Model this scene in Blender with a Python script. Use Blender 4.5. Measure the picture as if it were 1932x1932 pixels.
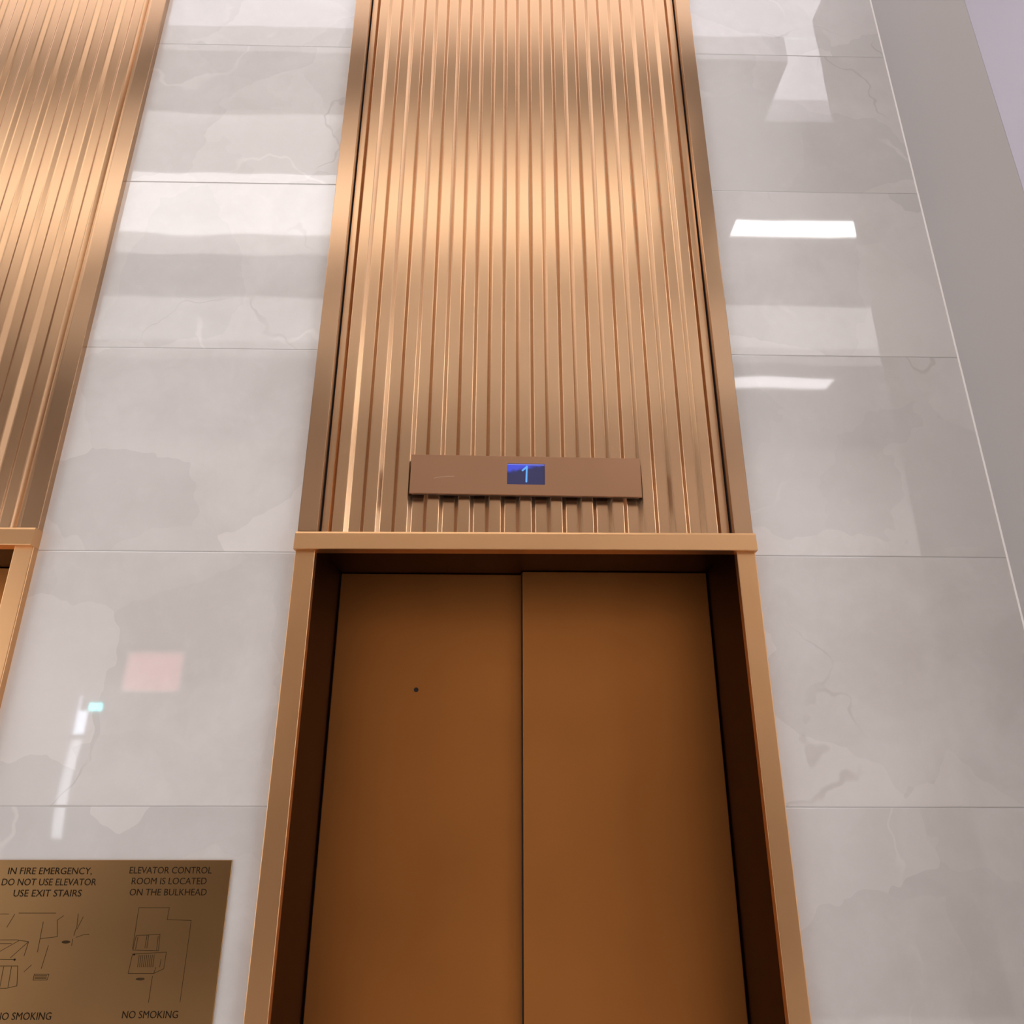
import bpy, bmesh, math, random
from mathutils import Matrix, Vector

# ------------------------------------------------------------------ camera, world, exposure
for o in list(bpy.data.objects):
    bpy.data.objects.remove(o)
SC = bpy.context.scene
COL = SC.collection

CAM_Y, CAM_Z = -1.7743, 1.575
PITCH, YAW, ROLL = 0.359229, 0.0184417, 0.0018762
FPX = 1385.557
fw = Vector((math.sin(YAW)*math.cos(PITCH), math.cos(YAW)*math.cos(PITCH), math.sin(PITCH)))
rt0 = Vector((math.cos(YAW), -math.sin(YAW), 0))
up0 = rt0.cross(fw)
rt = rt0*math.cos(ROLL) + up0*math.sin(ROLL)
up = up0*math.cos(ROLL) - rt0*math.sin(ROLL)
cam_data = bpy.data.cameras.new('camera')
cam_data.sensor_fit = 'HORIZONTAL'
cam_data.sensor_width = 36.0
cam_data.lens = FPX/1932*36.0
cam_data.clip_start = 0.02
cam = bpy.data.objects.new('camera', cam_data)
m = Matrix((rt, up, -fw)).transposed().to_4x4()
m.translation = Vector((0, CAM_Y, CAM_Z))
cam.matrix_world = m
COL.objects.link(cam)
SC.camera = cam

w = bpy.data.worlds.new('world')
SC.world = w
w.use_nodes = True
w.node_tree.nodes['Background'].inputs[0].default_value = (0.8, 0.85, 1, 1)
w.node_tree.nodes['Background'].inputs[1].default_value = 0.02

SC.view_settings.view_transform = 'Standard'
SC.view_settings.look = 'None'
SC.view_settings.exposure = -0.32
SC.view_settings.gamma = 1.0
SC.view_settings.use_curve_mapping = False
SC.cycles.use_denoising = True
SC.cycles.max_bounces = 12
SC.cycles.diffuse_bounces = 6
SC.cycles.glossy_bounces = 6
SC.cycles.sample_clamp_indirect = 6.0
SC.cycles.caustics_reflective = True

# light levels of the lobby's luminaires, right window and added left fill (radiance)
COVE_WALL = 1.6       # cove along the elevator wall
COVE_DIM = 0.60       # dim half of the wide coffer
COVE_BRIGHT = 2.8     # bright half of the wide coffer
COVE_SLOT = 9.0      # short bright slot at the right
COVE_FAR = 0.62
COVE_BACK = 3.4
FILL_L, DAYLIGHT_R = 3.0, 3.9

# ------------------------------------------------------------------ materials
def new_mat(name):
    mt = bpy.data.materials.new(name)
    mt.use_nodes = True
    nt = mt.node_tree
    return mt, nt, nt.nodes['Principled BSDF']

class NT:
    def __init__(s, nt): s.nt = nt
    def n(s, kind, **kw):
        nd = s.nt.nodes.new(kind)
        for k, v in kw.items(): setattr(nd, k, v)
        return nd
    def link(s, a, b): s.nt.links.new(a, b)
    def math(s, op, a, b=None, c=None):
        nd = s.n('ShaderNodeMath', operation=op)
        for i, v in enumerate((a, b, c)):
            if v is None: continue
            if isinstance(v, (int, float)): nd.inputs[i].default_value = v
            else: s.link(v, nd.inputs[i])
        return nd.outputs[0]
    def smooth(s, v, lo, hi):
        nd = s.n('ShaderNodeMapRange', interpolation_type='SMOOTHSTEP')
        s.link(v, nd.inputs['Value'])
        nd.inputs['From Min'].default_value = lo
        nd.inputs['From Max'].default_value = hi
        return nd.outputs['Result']
    def mix(s, fac, a, b):
        nd = s.n('ShaderNodeMix', data_type='RGBA')
        for sock, v in ((nd.inputs[0], fac), (nd.inputs[6], a), (nd.inputs[7], b)):
            if isinstance(v, (int, float)): sock.default_value = v
            elif isinstance(v, tuple): sock.default_value = v + (1,)
            else: s.link(v, sock)
        return nd.outputs[2]
    def noise(s, vec, scale, detail=4, rough=0.55, dist=0.0):
        nd = s.n('ShaderNodeTexNoise')
        s.link(vec, nd.inputs['Vector'])
        nd.inputs['Scale'].default_value = scale
        nd.inputs['Detail'].default_value = detail
        nd.inputs['Roughness'].default_value = rough
        nd.inputs['Distortion'].default_value = dist
        return nd

def simple(name, col, rough=0.5, metal=0.0, var=0.0, scale=8.0, spec=0.5):
    mt, nt, p = new_mat(name)
    N = NT(nt)
    p.inputs['Base Color'].default_value = col + (1,)
    p.inputs['Roughness'].default_value = rough
    p.inputs['Metallic'].default_value = metal
    p.inputs['Specular IOR Level'].default_value = spec
    if var:
        tc = N.n('ShaderNodeTexCoord')
        ns = N.noise(tc.outputs['Object'], scale)
        c = N.mix(ns.outputs[0], tuple(x*(1-var) for x in col), tuple(min(1, x*(1+var)) for x in col))
        N.link(c, p.inputs['Base Color'])
    return mt

def metal(name, col, rough, var=0.03, brush=0.05):
    mt, nt, p = new_mat(name)
    N = NT(nt)
    tc = N.n('ShaderNodeTexCoord')
    p.inputs['Metallic'].default_value = 1.0
    blot = N.noise(tc.outputs['Object'], 3.0, 2, 0.5)
    c = N.mix(N.smooth(blot.outputs[0], 0.3, 0.7), tuple(x*(1-var) for x in col), tuple(x*(1+var) for x in col))
    N.link(c, p.inputs['Base Color'])
    r2 = N.math('ADD', N.math('MULTIPLY', N.math('SUBTRACT', blot.outputs[0], 0.5), brush), rough)
    N.link(r2, p.inputs['Roughness'])
    return mt

def emitter(name, col, strength):
    mt, nt, p = new_mat(name)
    p.inputs['Base Color'].default_value = (0.8, 0.8, 0.8, 1)
    p.inputs['Emission Color'].default_value = col + (1,)
    p.inputs['Emission Strength'].default_value = strength
    return mt

TILE_H, TILE_Z0 = 0.593, 0.3490
def tile_material():
    mt, nt, p = new_mat('polished_marble_tile')
    N = NT(nt)
    tc = N.n('ShaderNodeTexCoord')
    sep = N.n('ShaderNodeSeparateXYZ')
    N.link(tc.outputs['Object'], sep.inputs[0])
    t = N.math('DIVIDE', N.math('SUBTRACT', sep.outputs[2], TILE_Z0 - 3*TILE_H), TILE_H)
    row = N.math('FLOOR', t)
    fr = N.math('FRACT', t)
    side = N.math('GREATER_THAN', sep.outputs[0], 0.0)
    idx = N.math('ADD', N.math('MULTIPLY', row, 2.0), side)
    comb = N.n('ShaderNodeCombineXYZ')
    N.link(N.math('MULTIPLY', idx, 5.37), comb.inputs[0])
    N.link(N.math('MULTIPLY', idx, 3.11), comb.inputs[1])
    N.link(N.math('MULTIPLY', idx, 1.93), comb.inputs[2])
    vadd = N.n('ShaderNodeVectorMath', operation='ADD')
    N.link(tc.outputs['Object'], vadd.inputs[0]); N.link(comb.outputs[0], vadd.inputs[1])
    P = vadd.outputs[0]
    # warped coordinates
    wn = N.noise(P, 2.3, 4, 0.6)
    ws = N.n('ShaderNodeVectorMath', operation='MULTIPLY_ADD')
    N.link(wn.outputs['Color'], ws.inputs[0])
    ws.inputs[1].default_value = (0.28, 0.28, 0.28)
    N.link(P, ws.inputs[2])
    W = ws.outputs[0]
    cloud = N.noise(W, 1.7, 7, 0.62)
    base = N.mix(N.smooth(cloud.outputs[0], 0.34, 0.66), (0.640, 0.610, 0.586), (0.745, 0.722, 0.700))
    vor = N.n('ShaderNodeTexVoronoi', feature='F1')
    N.link(W, vor.inputs['Vector']); vor.inputs['Scale'].default_value = 2.6
    vs = N.n('ShaderNodeSeparateColor'); N.link(vor.outputs['Color'], vs.inputs[0])
    base = N.mix(N.math('MULTIPLY', N.smooth(vs.outputs[0], 0.50, 0.9), 0.42), base, (0.82, 0.79, 0.765))
    base = N.mix(N.math('MULTIPLY', N.smooth(vs.outputs[1], 0.55, 0.95), 0.42), base, (0.58, 0.565, 0.545))
    fine = N.noise(P, 16, 6, 0.7)
    base = N.mix(N.math('MULTIPLY', N.smooth(fine.outputs[0], 0.5, 0.75), 0.14), base, (0.84, 0.81, 0.78))
    # pale and dark veins
    vn = N.noise(W, 0.8, 4, 0.5, 0.2)
    d = N.math('ABSOLUTE', N.math('SUBTRACT', vn.outputs[0], 0.52))
    gate = N.smooth(N.noise(P, 3.1, 2).outputs[0], 0.48, 0.62)
    v1 = N.math('MULTIPLY', N.math('SUBTRACT', 1.0, N.smooth(d, 0.001, 0.006)), gate)
    base = N.mix(N.math('MULTIPLY', v1, 0.38), base, (0.88, 0.85, 0.82))
    vn2 = N.noise(W, 1.2, 3, 0.5, 0.1)
    d2 = N.math('ABSOLUTE', N.math('SUBTRACT', vn2.outputs[0], 0.46))
    gate2 = N.smooth(N.noise(P, 2.3, 2).outputs[0], 0.54, 0.64)
    v2 = N.math('MULTIPLY', N.math('SUBTRACT', 1.0, N.smooth(d2, 0.0008, 0.0045)), gate2)
    base = N.mix(N.math('MULTIPLY', v2, 0.40), base, (0.48, 0.44, 0.42))
    # joints
    edge = N.math('MINIMUM', fr, N.math('SUBTRACT', 1.0, fr))
    jn = N.math('SUBTRACT', 1.0, N.smooth(edge, 0.0012, 0.0026))
    jn_soft = N.smooth(edge, 0.0, 0.005)
    col = N.mix(N.math('MULTIPLY', jn, 0.75), base, (0.33, 0.31, 0.29))
    N.link(col, p.inputs['Base Color'])
    N.link(N.math('ADD', N.math('MULTIPLY', jn, 0.5), 0.035), p.inputs['Roughness'])
    p.inputs['IOR'].default_value = 2.1
    wave = N.noise(tc.outputs['Object'], 3.2, 1, 0.4)
    b1 = N.n('ShaderNodeBump'); b1.inputs['Distance'].default_value = 0.0011
    b1.inputs['Strength'].default_value = 1.0
    N.link(wave.outputs[0], b1.inputs['Height'])
    b2 = N.n('ShaderNodeBump'); b2.inputs['Distance'].default_value = 0.0008
    N.link(jn_soft, b2.inputs['Height']); N.link(b1.outputs[0], b2.inputs['Normal'])
    N.link(b2.outputs[0], p.inputs['Normal'])
    return mt

M = {}
M['tile'] = tile_material()
M['bronze'] = metal('brushed_bronze', (0.50, 0.315, 0.185), 0.215)
M['bronze_satin'] = metal('satin_bronze', (0.590, 0.368, 0.208), 0.25)
M['bronze_trim'] = metal('warm_satin_bronze_trim', (0.70, 0.405, 0.195), 0.34)
M['bronze_door'] = metal('satin_bronze_door', (0.49, 0.195, 0.050), 0.48, 0.03)
M['bronze_plate'] = metal('bronze_faceplate', (0.44, 0.245, 0.140), 0.44, 0.03)
M['brass'] = metal('etched_brass', (0.40, 0.235, 0.10), 0.30, 0.04)
M['bronze_shade'] = metal('recess_shaded_bronze', (0.034, 0.007, 0.003), 0.45, 0.05)  # near-black recess shade put into the colour of reveals and soffit
M['paint'] = simple('grey_white_paint', (0.475, 0.455, 0.445), 0.6, var=0.02, scale=3)
M['paint_blue_lit'] = simple('blue_lit_white_paint', (0.38, 0.35, 0.40), 0.6, var=0.02, scale=3)  # bluish light on this white wall face is put into the tint
M['white_metal'] = simple('white_enamel', (0.80, 0.79, 0.78), 0.6, var=0.01)
M['white'] = simple('ceiling_grey_paint', (0.42, 0.41, 0.405), 0.8, var=0.01)
M['taupe'] = simple('taupe_wall_covering', (0.36, 0.32, 0.285), 0.7, var=0.05, scale=4)
M['wall_base_dark'] = simple('added_dark_wall_base', (0.075, 0.05, 0.035), 0.5, var=0.15, scale=4)  # dark band added low on the unseen wall, darkens lower bronze reflections
M['upper_bounce'] = simple('added_bounce_paint', (0.80, 0.745, 0.70), 0.7, var=0.03, scale=4)  # pale reflector band added above it, brightens header, jambs and ribs
M['floor'] = simple('lobby_floor_stone', (0.68, 0.635, 0.59), 0.35, var=0.12, scale=3)
M['caulk'] = simple('pale_caulk', (0.85, 0.81, 0.78), 0.6, var=0.02)
M['ink'] = simple('etched_black_fill', (0.020, 0.011, 0.005), 0.9, var=0.05, spec=0.1)
M['etch'] = simple('etched_line', (0.045, 0.026, 0.011), 0.9, var=0.05, spec=0.1)
M['black'] = simple('black_hole', (0.006, 0.005, 0.004), 0.6, var=0.05)
M['dark_box'] = simple('dark_bronze_box', (0.07, 0.04, 0.025), 0.5, var=0.05)
M['scuff'] = simple('pale_scuff', (0.62, 0.45, 0.34), 0.4, 0.6, var=0.05)
M['led_wall'] = emitter('cove_diffuser_cool', (0.96, 0.93, 1.0), COVE_WALL)
M['led_dim'] = emitter('coffer_diffuser_dim', (1.0, 0.95, 0.92), COVE_DIM)
M['led_bright'] = emitter('coffer_diffuser_bright', (1.0, 0.95, 0.93), COVE_BRIGHT)
M['led_slot'] = emitter('slot_diffuser', (1.0, 1.0, 1.0), COVE_SLOT)
M['led_added'] = emitter('added_side_glow', (1.0, 0.96, 0.95), 4.6)  # added out-of-view glow that brightens the sloping rib sides
M['led_far'] = emitter('far_diffuser', (1.0, 0.95, 0.92), COVE_FAR)
M['led_back'] = emitter('back_diffuser', (1.0, 0.98, 1.0), COVE_BACK)
M['fill_left'] = emitter('lit_side_glazing', (0.98, 0.95, 0.96), FILL_L)
M['day_right'] = emitter('lit_side_glazing', (0.97, 0.95, 1.0), DAYLIGHT_R)
M['sky_glass'] = emitter('narrow_daylit_glazing', (0.72, 0.84, 1.0), 5.0)
M['sky_glass_low'] = emitter('narrow_dim_glazing', (0.85, 0.92, 1.0), 2.2)
M['cyan'] = emitter('cyan_screen', (0.10, 0.95, 1.0), 8.0)
M['red'] = emitter('red_sign_face', (1.0, 0.10, 0.08), 1.2)

def screen_material():
    mt, nt, p = new_mat('blue_display')
    N = NT(nt)
    tc = N.n('ShaderNodeTexCoord')
    sep = N.n('ShaderNodeSeparateXYZ'); N.link(tc.outputs['Generated'], sep.inputs[0])
    # backlight bleeding in from the top edge and upper left corner
    v = N.math('ADD', sep.outputs[2], N.math('MULTIPLY', N.math('SUBTRACT', 0.45, sep.outputs[0]), 0.35))
    ns = N.noise(tc.outputs['Generated'], 5.0, 3)
    v = N.math('ADD', v, N.math('MULTIPLY', N.math('SUBTRACT', ns.outputs[0], 0.5), 0.35))
    g = N.smooth(v, 0.66, 0.90)
    c = N.mix(g, (0.022, 0.022, 0.075), (0.06, 0.09, 0.80))
    top = N.math('GREATER_THAN', sep.outputs[2], 0.955)
    c = N.mix(N.math('MULTIPLY', top, 0.6), c, (0.35, 0.40, 1.0))
    N.link(c, p.inputs['Emission Color'])
    p.inputs['Emission Strength'].default_value = 1.0
    p.inputs['Base Color'].default_value = (0.02, 0.02, 0.05, 1)
    p.inputs['Roughness'].default_value = 0.15
    return mt
M['screen'] = screen_material()
M['digit'] = emitter('lit_digit', (0.13, 0.45, 1.0), 1.15)
M['digit'].node_tree.nodes['Principled BSDF'].inputs['Base Color'].default_value = (0.02, 0.03, 0.05, 1)

# ------------------------------------------------------------------ mesh helpers
def obj(name, bm, mat, parent=None, loc=(0, 0, 0)):
    me = bpy.data.meshes.new(name)
    bmesh.ops.recalc_face_normals(bm, faces=bm.faces)
    bm.to_mesh(me); bm.free()
    for mt in (mat if isinstance(mat, (list, tuple)) else [mat]):
        me.materials.append(mt)
    o = bpy.data.objects.new(name, me)
    o.location = loc
    COL.objects.link(o)
    if parent: o.parent = parent
    return o

def add_box(bm, x0, x1, y0, y1, z0, z1, bevel=0.0, seg=3):
    r = bmesh.ops.create_cube(bm, size=1.0)
    vs = r['verts']
    for v in vs:
        v.co = Vector((x0 + (v.co.x+0.5)*(x1-x0), y0 + (v.co.y+0.5)*(y1-y0), z0 + (v.co.z+0.5)*(z1-z0)))
    if bevel:
        es = list({e for v in vs for e in v.link_edges})
        bmesh.ops.bevel(bm, geom=es, offset=bevel, segments=seg, affect='EDGES', profile=0.5)
    return bm

def box(*a, **k):
    return add_box(bmesh.new(), *a, **k)

def fillet(pts, r, seg=4):
    out = []
    n = len(pts)
    for i, p in enumerate(pts):
        rr = r if not isinstance(r, dict) else r.get(i, 0)
        if rr <= 0: out.append(p); continue
        a, b = Vector(pts[i-1]), Vector(pts[(i+1) % n]); c = Vector(p)
        d1 = (a-c); d2 = (b-c)
        k = min(rr, d1.length*0.45, d2.length*0.45)
        q1 = c + d1.normalized()*k; q2 = c + d2.normalized()*k
        for s in range(seg+1):
            t = s/seg
            out.append(tuple((1-t)**2*q1 + 2*t*(1-t)*c + t*t*q2))
    return out

def extrude_profile(pts, z0, z1):
    """closed xy outline -> prism"""
    bm = bmesh.new()
    a = [bm.verts.new((x, y, z0)) for x, y in pts]
    b = [bm.verts.new((x, y, z1)) for x, y in pts]
    n = len(pts)
    for i in range(n):
        bm.faces.new((a[i], a[(i+1) % n], b[(i+1) % n], b[i]))
    bm.faces.new(list(reversed(a))); bm.faces.new(b)
    return bm

def thing(name, label, cat, loc=(0, 0, 0), group=None):
    o = bpy.data.objects.new(name, None)
    o.empty_display_size = 0.1
    o.location = loc
    COL.objects.link(o)
    o['label'] = label; o['category'] = cat
    if group: o['group'] = group
    return o

def tag(o, label, cat, group=None):
    o['label'] = label; o['category'] = cat
    if group: o['group'] = group
    return o

def struct(name, bm, mat):
    o = obj(name, bm, mat)
    o['kind'] = 'structure'
    return o

def copy_tree(o, parent=None):
    c = o.copy(); COL.objects.link(c)
    if parent: c.parent = parent
    for ch in list(o.children): copy_tree(ch, c)
    return c

def text_mesh(s, x0, x1, zc, cap, y, depth=0.0004, weight=0.0):
    cu = bpy.data.curves.new('lettering', 'FONT')
    cu.body = s; cu.size = 1.0; cu.offset = weight; cu.resolution_u = 3
    tmp = bpy.data.objects.new('lettering_tmp', cu)
    COL.objects.link(tmp)
    dg = bpy.context.evaluated_depsgraph_get()
    me = bpy.data.meshes.new_from_object(tmp.evaluated_get(dg))
    bpy.data.objects.remove(tmp)
    bm = bmesh.new(); bm.from_mesh(me); bpy.data.meshes.remove(me)
    bx0 = min(v.co.x for v in bm.verts); bx1 = max(v.co.x for v in bm.verts)
    H = 0.70
    for v in bm.verts:
        u = (v.co.x-bx0)/(bx1-bx0); h = v.co.y/H
        v.co = Vector((x0+u*(x1-x0), y, zc + (h-0.5)*cap))
    ex = bmesh.ops.extrude_face_region(bm, geom=list(bm.faces))
    for g in ex['geom']:
        if isinstance(g, bmesh.types.BMVert): g.co.y -= depth
    return bm

def strokes(lines, y, wd=0.0011, depth=0.0003):
    bm = bmesh.new()
    for L in lines:
        for (xa, za), (xb, zb) in zip(L[:-1], L[1:]):
            d = Vector((xb-xa, zb-za))
            if d.length < 1e-6: continue
            t = d.normalized(); n = Vector((-t.y, t.x))*wd*0.5; e = t*wd*0.4
            q = [(xa-e.x+n.x, za-e.y+n.y), (xb+e.x+n.x, zb+e.y+n.y), (xb+e.x-n.x, zb+e.y-n.y), (xa-e.x-n.x, za-e.y-n.y)]
            f = [bm.verts.new((a, y-depth, b)) for a, b in q]
            k = [bm.verts.new((a, y, b)) for a, b in q]
            bm.faces.new(f); bm.faces.new(list(reversed(k)))
            for i in range(4): bm.faces.new((f[i], k[i], k[(i+1) % 4], f[(i+1) % 4]))
    return bm

# ------------------------------------------------------------------ the room
CEIL = 4.60
XL, XR, YB = -4.2, 4.2, -4.5
XC, YR = 1.300, -0.367           # inner corner on the right, front of the white return
DX = -1.797                      # second portal, to the left
PL, PR, IL, IR = -0.507, 0.6455, -0.4574, 0.598   # portal outer and inner edges

struct('floor', box(XL-.2, XR+.2, YB-.2, 0.35, -0.2, 0.0), M['floor'])

OL, OR = PL, PR      # wall opening
for nm, a, b in (('wall_back_left', XL, OL+DX), ('wall_back_centre', OR+DX, OL), ('wall_back_right', OR, XC)):
    struct(nm, box(a, b, 0.0, 0.32, 0.0, CEIL), M['tile'])
struct('wall_right_return', box(XC, XC+0.25, YR+0.002, 0.32, 0, CEIL), M['paint'])
struct('wall_right_front', box(XC, XR, YR, YR+0.002, 0, CEIL), M['paint_blue_lit'])
bd = extrude_profile(fillet([(XC-.003, 0.0), (XC-.003, -.001), (XC-.0008, -.0035), (XC, -.0035), (XC, 0.0)], 0), 0.0, CEIL)
o = obj('trim_1', bd, M['caulk']); o['kind'] = 'structure'

WY0, WY1, WZ0 = -4.1, -0.7, 0.05
for nm, wn, xa, xb, xg, sg in (('wall_left', 'added_window_left', XL-.2, XL, XL-.14, 1), ('wall_right', 'window_2', XR, XR+.2, XR+.12, -1)):  # left glowing pane is added to light the return wall and room
    wr = bmesh.new()
    WZ1 = 3.2 if sg > 0 else 4.3
    y1 = 0.32 if sg > 0 else YR
    add_box(wr, xa, xb, YB, y1, 0, WZ0); add_box(wr, xa, xb, YB, y1, WZ1, CEIL)
    add_box(wr, xa, xb, YB, WY0, WZ0, WZ1); add_box(wr, xa, xb, WY1, y1, WZ0, WZ1)
    struct(nm, wr, M['paint'])
    win = struct(wn, box(xg, xg+.02, WY0, WY1, WZ0, WZ1), M['fill_left' if sg > 0 else 'day_right'])
    fr = bmesh.new()
    xf = xg+.021 if sg > 0 else xg-.061
    for yy in (WY0+.02, (WY0*2+WY1)/3, (WY0+WY1*2)/3, WY1-.02):
        add_box(fr, xf, xf+.06, yy-.02, yy+.02, WZ0, WZ1)
    obj('window_frame', fr, M['dark_box'], win)

# wall behind the viewer, with a narrow window
wf = bmesh.new()
WSPLIT = 3.53
add_box(wf, XL, XR, YB-.2, YB, 2.75, WSPLIT); add_box(wf, XL, XR, YB-.2, YB, WSPLIT, CEIL)
DARK_BASE_Z = 1.437
for za, zb in ((0, DARK_BASE_Z), (DARK_BASE_Z, 2.75)):
    add_box(wf, -3.355, XR, YB-.2, YB, za, zb); add_box(wf, XL, -3.485, YB-.2, YB, za, zb)
add_box(wf, -3.485, -3.355, YB-.2, YB, 0, 1.2); add_box(wf, -3.485, -3.355, YB-.2, YB, 2.29, 2.75); add_box(wf, -3.432, -3.355, YB-.2, YB, 2.165, 2.29)
wfo = struct('wall_front', wf, [M['taupe'], M['upper_bounce'], M['wall_base_dark']])
for p in wfo.data.polygons:
    if p.center.z > WSPLIT: p.material_index = 1
    elif p.center.z < DARK_BASE_Z: p.material_index = 2
gl = box(-3.485, -3.355, YB-.1, YB-.08, 1.985, 2.165)
add_box(gl, -3.485, -3.432, YB-.1, YB-.08, 2.165, 2.29)
w2 = struct('window_3', gl, M['sky_glass'])
obj('lower_pane', box(-3.485, -3.355, YB-.1, YB-.08, 1.2, 1.95), M['sky_glass_low'], w2)
obj('transom_bar', box(-3.485, -3.355, YB-.1, YB-.06, 1.95, 1.985), M['dark_box'], w2)

# ceiling with coffers
COFFERS = [
    # x0, x1, y0, y1, [(ya, yb, material)], label
    (-3.6, 2.6, -0.556, -0.06, [(-0.556, -0.06, 'led_wall')], 'long recessed cool white ceiling cove running along the elevator wall'),
    (1.265, 2.6, -0.870, -0.556, [(-0.870, -0.556, 'led_wall')], 'short recessed ceiling cove joined to the long cove near the white corner wall'),
    (-3.6, 0.92, -1.875, -0.876, [(-1.875, -1.40, 'led_bright'), (-1.40, -0.876, 'led_dim')], 'wide recessed ceiling coffer with a bright strip and a dimmer strip'),
    (1.33, 2.9, -1.665, -1.532, [(-1.665, -1.532, 'led_slot')], 'short very bright white ceiling slot right of the wide coffer'),
    (2.35, 4.0, -1.45, -0.50, [(-1.45, -0.50, 'led_added')], 'added unseen ceiling glow panel beside the right hand window wall'),
    (-3.6, 3.6, -3.03, -2.30, [(-3.03, -2.30, 'led_far')], 'broad softly lit ceiling coffer in the middle of the lobby'),
    (-1.2, 2.66, -3.42, -3.24, [(-3.42, -3.24, 'led_back')], 'narrow white ceiling slot farthest from the elevators'),
]
REC = 0.16
xs = sorted({XL-.2, XR+.2} | {c[0] for c in COFFERS} | {c[1] for c in COFFERS})
ys = sorted({YB-.2, 0.32} | {c[2] for c in COFFERS} | {c[3] for c in COFFERS})
cb = bmesh.new()
for xa, xb in zip(xs[:-1], xs[1:]):
    for ya, yb in zip(ys[:-1], ys[1:]):
        mx, my = (xa+xb)/2, (ya+yb)/2
        if any(c[0] < mx < c[1] and c[2] < my < c[3] for c in COFFERS): continue
        q = [cb.verts.new(p) for p in ((xa, ya, CEIL), (xa, yb, CEIL), (xb, yb, CEIL), (xb, ya, CEIL))]
        cb.faces.new(q)
add_box(cb, XL-.2, XR+.2, YB-.2, 0.32, CEIL+REC+.02, CEIL+REC+.10)
struct('ceiling', cb, M['white'])
for x0, x1, y0, y1, dif, lab in COFFERS:
    RH = .02 if dif[0][2] in ('led_slot', 'led_back') else REC
    t = thing('ceiling_light', lab, 'ceiling light', ((x0+x1)/2, (y0+y1)/2, CEIL), 'recessed lights in the lobby ceiling')
    cx, cy = t.location.x, t.location.y
    f = bmesh.new()
    T = 0.004
    add_box(f, x0-cx, x0-cx+T, y0-cy, y1-cy, 0, RH); add_box(f, x1-cx-T, x1-cx, y0-cy, y1-cy, 0, RH)
    add_box(f, x0-cx, (1.265 if lab.startswith('long') else x1)-cx, y0-cy, y0-cy+T, 0, RH)
    if not lab.startswith('short recessed'): add_box(f, x0-cx, x1-cx, y1-cy-T, y1-cy, 0, RH)
    obj('light_box', f, M['white_metal'], t)
    for ya, yb, mt in dif:
        obj('diffuser', box(x0-cx+T, x1-cx-T, ya-cy+T, yb-cy-T, RH-.01, RH), M[mt], t)

# ------------------------------------------------------------------ elevator portal
def make_surround():
    t = thing('elevator_surround', 'brushed bronze door surround of the centre elevator under the fluted panel', 'door frame',
              ((PL+PR)/2, 0, 0), 'bronze elevator surrounds')
    cx = t.location.x
    L = [(PL, 0.0), (PL, -.020), (IL, -.020), (IL, 0.0)]
    R = [(PR, 0.0), (IR, 0.0), (IR, -.020), (PR, -.020)]
    obj('jamb', extrude_profile([(x-cx, y) for x, y in fillet(L, {1: .0025, 2: .0025})], 0, 2.150), M['bronze_trim'], t)
    obj('jamb', extrude_profile([(x-cx, y) for x, y in fillet(R, {2: .0025, 3: .0025})], 0, 2.150), M['bronze_trim'], t)
    obj('reveal', box(IL-.012-cx, IL-cx, 0.0005, .30, 0, 2.168), M['bronze_shade'], t)
    obj('reveal', box(IR-cx, IR+.012-cx, 0.0005, .30, 0, 2.168), M['bronze_shade'], t)
    # profile of the bar: face leaning back a little, chamfered top edge, eased lower edge
    prof = [(-.0006, 2.1285), (-.0335, 2.1285), (-.0352, 2.1293), (-.0360, 2.1310), (-.0330, 2.1705), (-.0309, 2.1755), (-.0006, 2.1755)]
    bm = bmesh.new()
    ends = [[bm.verts.new((x, y, z)) for y, z in prof] for x in (PL-.001-cx, PR+.001-cx)]
    for i in range(len(prof)):
        j = (i+1) % len(prof)
        bm.faces.new((ends[0][i], ends[0][j], ends[1][j], ends[1][i]))
    bm.faces.new(ends[0]); bm.faces.new(list(reversed(ends[1])))
    for v in bm.verts: v.co.z += 0.0040*v.co.x     # the bar sits a touch higher at its right end
    obj('header_bar', bm, M['bronze_trim'], t)
    obj('soffit', box(IL-cx, IR-cx, 0.0005, 0.30, 2.155, 2.168), M['bronze_shade'], t)
    return t

def make_door():
    t = thing('elevator_door', 'dark bronze two panel sliding door of the centre elevator', 'door',
              ((PL+PR)/2, 0.25, 0), 'bronze elevator doors')
    cx, cy = t.location.x, t.location.y
    lp = obj('door_panel', box(IL+.004-cx, .10-cx, .280-cy, .305-cy, 0.01, 2.153, bevel=.002), M['bronze_door'], t)
    rp = obj('door_panel', box(.0672-cx, IR-.004-cx, .248-cy, .274-cy, 0.01, 2.153, bevel=.002), M['bronze_door'], t)
    obj('seam_shade_strip', box(.0640-cx, .0671-cx, .254-cy, .279-cy, 0.012, 2.150), M['black'], rp)  # black strip standing in for the shadow line at the panel seam
    k = bmesh.new()
    bmesh.ops.create_cone(k, cap_ends=True, segments=24, radius1=.0062, radius2=.0062, depth=.002,
                          matrix=Matrix.Translation((-.223-cx, .2795-cy, 1.8252)) @ Matrix.Rotation(math.pi/2, 4, 'X'))
    obj('keyhole', k, M['black'], lp)
    return t

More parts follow.
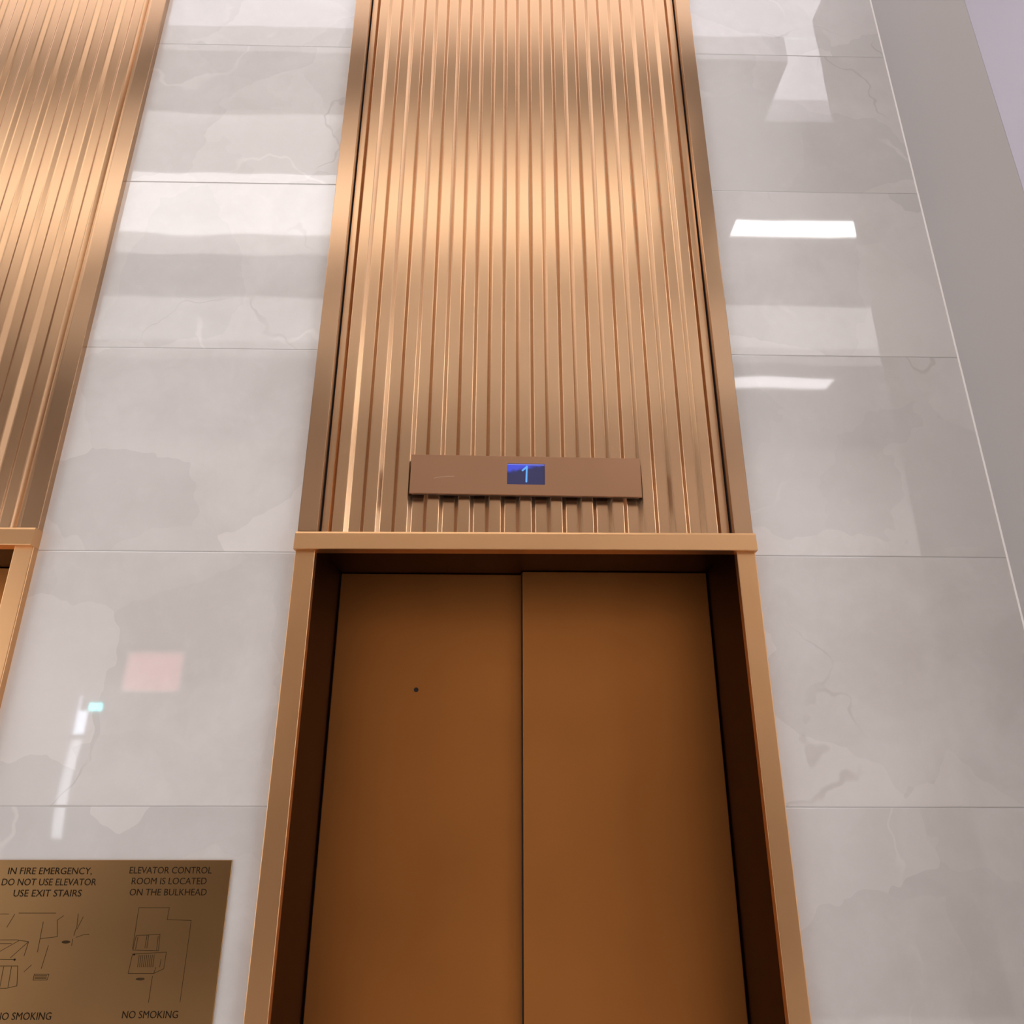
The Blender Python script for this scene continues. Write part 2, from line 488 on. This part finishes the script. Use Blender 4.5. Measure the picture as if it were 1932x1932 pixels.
PZ0, PZ1 = 2.1785, CEIL-.002
def make_fluted():
    t = thing('fluted_panel', 'tall fluted bronze wall panel above the centre elevator with the floor display', 'wall panel',
              ((PL+PR)/2, 0, PZ0), 'fluted bronze panels above the elevators')
    cx = t.location.x
    FRONT, BACK, TH = -.0030, .0085, .003
    top = [(IL+.0035, BACK)]
    for i in range(13):
        a = -.4253 + i*.07988
        top += [(a-.0115, BACK), (a, FRONT), (a+.0283, FRONT), (a+.0283+.0115, BACK)]
    top.append((IR-.0035, BACK))
    n = len(top)
    prof = fillet(top + [(IR-.0035, BACK+TH), (IL+.0035, BACK+TH)], {i: .0022 for i in range(1, n-1)}, 3)
    bm = bmesh.new()
    pts = [(x-cx, y) for x, y in prof]
    a = [bm.verts.new((x, y, 0)) for x, y in pts]; b = [bm.verts.new((x, y, PZ1-PZ0)) for x, y in pts]
    for i in range(len(pts)):
        j = (i+1) % len(pts)
        bm.faces.new((a[i], a[j], b[j], b[i]))
    obj('fluted_sheet', bm, M['bronze_satin'], t)
    L = [(PL, 0.0), (PL, -.020), (IL, -.020), (IL, .034), (IL-.010, .034), (IL-.010, 0.0)]
    R = [(PR, 0.0), (IR+.010, 0.0), (IR+.010, .034), (IR, .034), (IR, -.020), (PR, -.020)]
    obj('side_frame', extrude_profile([(x-cx, y) for x, y in fillet(L, {1: .002, 2: .002})], 0, PZ1-PZ0), M['bronze'], t)
    obj('side_frame', extrude_profile([(x-cx, y) for x, y in fillet(R, {4: .002, 5: .002})], 0, PZ1-PZ0), M['bronze'], t)
    return t

sur, door, flu = make_surround(), make_door(), make_fluted()
for src, lab in ((sur, 'brushed bronze door surround cut off by the left picture edge, above the brass sign'),
                 (door, 'dark bronze door of the left elevator, mostly outside the picture'),
                 (flu, 'slanting fluted bronze wall panel at the upper left picture edge')):
    c = copy_tree(src)
    c.location.x += DX
    c['label'] = lab

# ------------------------------------------------------------------ floor display
t = thing('floor_indicator', 'bronze floor indicator bar with a blue screen reading 1, on the fluted panel', 'display',
          (0.0685, -0.003, 2.3335))
t.rotation_euler = (0, math.radians(0.55), 0)
hw, hh = .2995, .0545
obj('backbox', box(-hw+.004, hw-.004, -.017, 0.0, -hh+.004, hh-.004), M['dark_box'], t)
SX0, SX1, SZ0, SZ1 = -.049, .049, -.0255, .0335
fp = bmesh.new()
Y0, Y1 = -.0225, -.0172
outer = [(-hw, -hh), (hw, -hh), (hw, hh), (-hw, hh)]
inner = [(SX0, SZ0), (SX1, SZ0), (SX1, SZ1), (SX0, SZ1)]
def ring(y, pts): return [fp.verts.new((x, y, z)) for x, z in pts]
fo2 = ring(Y0, [(x*(1-.0012/abs(x)), z*(1-.0012/abs(z))) for x, z in outer])
fo = ring(Y0+.0012, outer)
fi, bo, bi = ring(Y0, inner), ring(Y1, outer), ring(Y1, inner)
for i in range(4):
    j = (i+1) % 4
    fp.faces.new((fo2[i], fo2[j], fi[j], fi[i])); fp.faces.new((fo[i], fo[j], fo2[j], fo2[i]))
    fp.faces.new((fo[i], bo[i], bo[j], fo[j])); fp.faces.new((fi[i], fi[j], bi[j], bi[i]))
    fp.faces.new((bo[i], bi[i], bi[j], bo[j]))
face = obj('faceplate', fp, M['bronze_plate'], t)
obj('scratch_mark', strokes([[(-.238, -.0125), (-.222, -.0085), (-.205, -.0065), (-.186, -.0058)]], Y0, .0010, .0002), M['scuff'], face)
scr = obj('screen', box(SX0+.0004, SX1-.0004, -.0195, -.0175, SZ0+.0004, SZ1-.0004), M['screen'], t)
dg = bmesh.new()
def capsule(bm, a, b, r, y, d=.0004, seg=10):
    a, b = Vector(a), Vector(b); tt = (b-a).normalized(); ang = math.atan2(tt.y, tt.x)
    pts = []
    for s in range(seg+1):
        an = ang - math.pi/2 + math.pi*s/seg; pts.append((b.x+r*math.cos(an), b.y+r*math.sin(an)))
    for s in range(seg+1):
        an = ang + math.pi/2 + math.pi*s/seg; pts.append((a.x+r*math.cos(an), a.y+r*math.sin(an)))
    f = [bm.verts.new((x, y-d, z)) for x, z in pts]; k = [bm.verts.new((x, y, z)) for x, z in pts]
    bm.faces.new(f); bm.faces.new(list(reversed(k)))
    n = len(pts)
    for i in range(n): bm.faces.new((f[i], k[i], k[(i+1) % n], f[(i+1) % n]))
capsule(dg, (.0020, .0265), (.0010, -.0160), .0023, -.0196)
capsule(dg, (.0012, .0250), (-.0090, .0152), .0023, -.0196)
obj('digit', dg, M['digit'], scr)

# ------------------------------------------------------------------ brass sign
PX0, PX1, PZa, PZb = -1.082, -0.5735, 1.02, 1.4270
t = thing('sign_plate', 'etched brass emergency sign plate on the tile wall between the two elevators', 'sign', (PX0, 0, PZa))
def put(name, bm, mat):
    for v in bm.verts: v.co -= Vector((PX0, 0, PZa))
    return obj(name, bm, mat, t)
put('plate', box(PX0, PX1, -.004, 0.0, PZa, PZb, bevel=.0008), M['brass'])
YF = -.004
for s, a, b, zc, cap in (
        ('IN FIRE EMERGENCY,', -1.0491, -.8707, 1.4059, .0131), ('DO NOT USE ELEVATOR', -1.0574, -.8574, 1.3844, .0131),
        ('USE EXIT STAIRS', -1.0277, -.8845, 1.3631, .0131),
        ('ELEVATOR CONTROL', -.7905, -.6147, 1.4073, .0131), ('ROOM IS LOCATED', -.7823, -.6229, 1.3863, .0131),
        ('ON THE BULKHEAD', -.7829, -.6197, 1.3650, .0131),
        ('NO SMOKING', -1.0115, -.8993, 1.1403, .0131), ('NO SMOKING', -.7571, -.6448, 1.1423, .0131)):
    put('lettering', text_mesh(s, a, b, zc, cap, YF, weight=0.0), M['ink'])
right = [
    [(-.7584, 1.3352), (-.6941, 1.3351), (-.6948, 1.3125), (-.6442, 1.3114), (-.6443, 1.1639)],
    [(-.7584, 1.3352), (-.7578, 1.2589)], [(-.7081, 1.2097), (-.7081, 1.1629)],
    [(-.7545, 1.2832), (-.7053, 1.2856), (-.7036, 1.2552), (-.7567, 1.2565), (-.7545, 1.2832)],
    [(-.7505, 1.280), (-.7515, 1.2585)], [(-.7085, 1.282), (-.7075, 1.2565)],
    [(-.7321, 1.2844), (-.7325, 1.2600)], [(-.7285, 1.2844), (-.7285, 1.2600)],
    [(-.7561, 1.2492), (-.6867, 1.2527), (-.6872, 1.2227), (-.7062, 1.2144), (-.7586, 1.2146), (-.7561, 1.2492)],
    [(-.6955, 1.2400), (-.6960, 1.2260)], [(-.7062, 1.2144), (-.7040, 1.2250)]]
for k in range(9):
    x = -.7420 + k*.0039
    right.append([(x, 1.2475), (x+.0006, 1.2260)])
put('etched_drawing', strokes(right, YF, .0010), M['etch'])
left = [
    [(-1.078, 1.3234), (-1.0284, 1.3234)], [(-1.0163, 1.3228), (-1.0266, 1.2991)], [(-1.0076, 1.3252), (-.9303, 1.3251)],
    [(-.9133, 1.3203), (-.9248, 1.312), (-.9182, 1.2814), (-.9517, 1.2779)], [(-.9533, 1.3085), (-.9528, 1.2535)],
    [(-.933, 1.2651), (-.9382, 1.2237)], [(-.8834, 1.3239), (-.8814, 1.3013), (-.8843, 1.2837)], [(-.8720, 1.318), (-.8800, 1.2950)],
    [(-.8790, 1.2800), (-.8640, 1.2850), (-.8531, 1.286)], [(-.8850, 1.277), (-.8850, 1.2650)],
    [(-1.070, 1.2757), (-1.000, 1.2757), (-.9754, 1.2721), (-.9787, 1.2467)], [(-1.070, 1.2690), (-1.010, 1.2690)],
    [(-1.030, 1.2550), (-.9960, 1.2740)], [(-1.006, 1.2430), (-.9760, 1.2720)], [(-1.070, 1.2410), (-.9966, 1.2398)],
    [(-1.070, 1.2284), (-.9874, 1.2284), (-.9809, 1.1930), (-1.000, 1.1890), (-1.070, 1.1866)],
    [(-1.000, 1.2270), (-.9985, 1.1910)], [(-1.016, 1.2270), (-1.0150, 1.1900)], [(-1.032, 1.2270), (-1.0310, 1.1900)],
    [(-.9600, 1.2300), (-.9720, 1.2180)]]
put('etched_drawing', strokes(left, YF, .0010), M['etch'])
hatch = [[(-.9502, 1.2135), (-.9203, 1.2134), (-.9219, 1.2033), (-.9504, 1.2033), (-.9502, 1.2135)]]
for k in range(3):
    hatch.append([(-.9480, 1.2060+k*.0025), (-.9240, 1.2060+k*.0025)])
put('etched_box', strokes(hatch, YF, .0010), M['etch'])
for (x, z, rx, rz) in ((-.7525, 1.2486, .0022, .0018), (-.9966, 1.2398, .0022, .0020), (-.898, 1.2716, .0090, .0028), (-.7323, 1.2045, .0090, .0024)):
    dots = bmesh.new()
    vs = [(x+rx*math.cos(2*math.pi*i/20), z+rz*math.sin(2*math.pi*i/20)) for i in range(20)]
    f = [dots.verts.new((a, YF-.0003, b)) for a, b in vs]; k = [dots.verts.new((a, YF, b)) for a, b in vs]
    dots.faces.new(f); dots.faces.new(list(reversed(k)))
    for i in range(20): dots.faces.new((f[i], k[i], k[(i+1) % 20], f[(i+1) % 20]))
    put('etched_dot', dots, M['ink'] if rx < .005 else M['etch'])

# ------------------------------------------------------------------ things across the lobby, mirrored in the polished tile
t = thing('sign_box', 'red glowing sign box across the lobby, mirrored in the left tile strip', 'sign', (-2.85, YB, 2.47))
obj('housing', box(-.22, .22, 0.001, .05, -.165, .165, bevel=.004), M['white_metal'], t)
obj('lit_face', box(-.20, .20, .0505, .054, -.145, .145), M['red'], t)
t = thing('wall_screen', 'small cyan lit screen across the lobby, mirrored in the left tile strip', 'screen', (-3.28, YB, 2.188))
obj('bezel', box(-.066, .066, 0.001, .03, -.040, .040, bevel=.003), M['dark_box'], t)
obj('display', box(-.058, .058, .0305, .032, -.032, .032), M['cyan'], t)
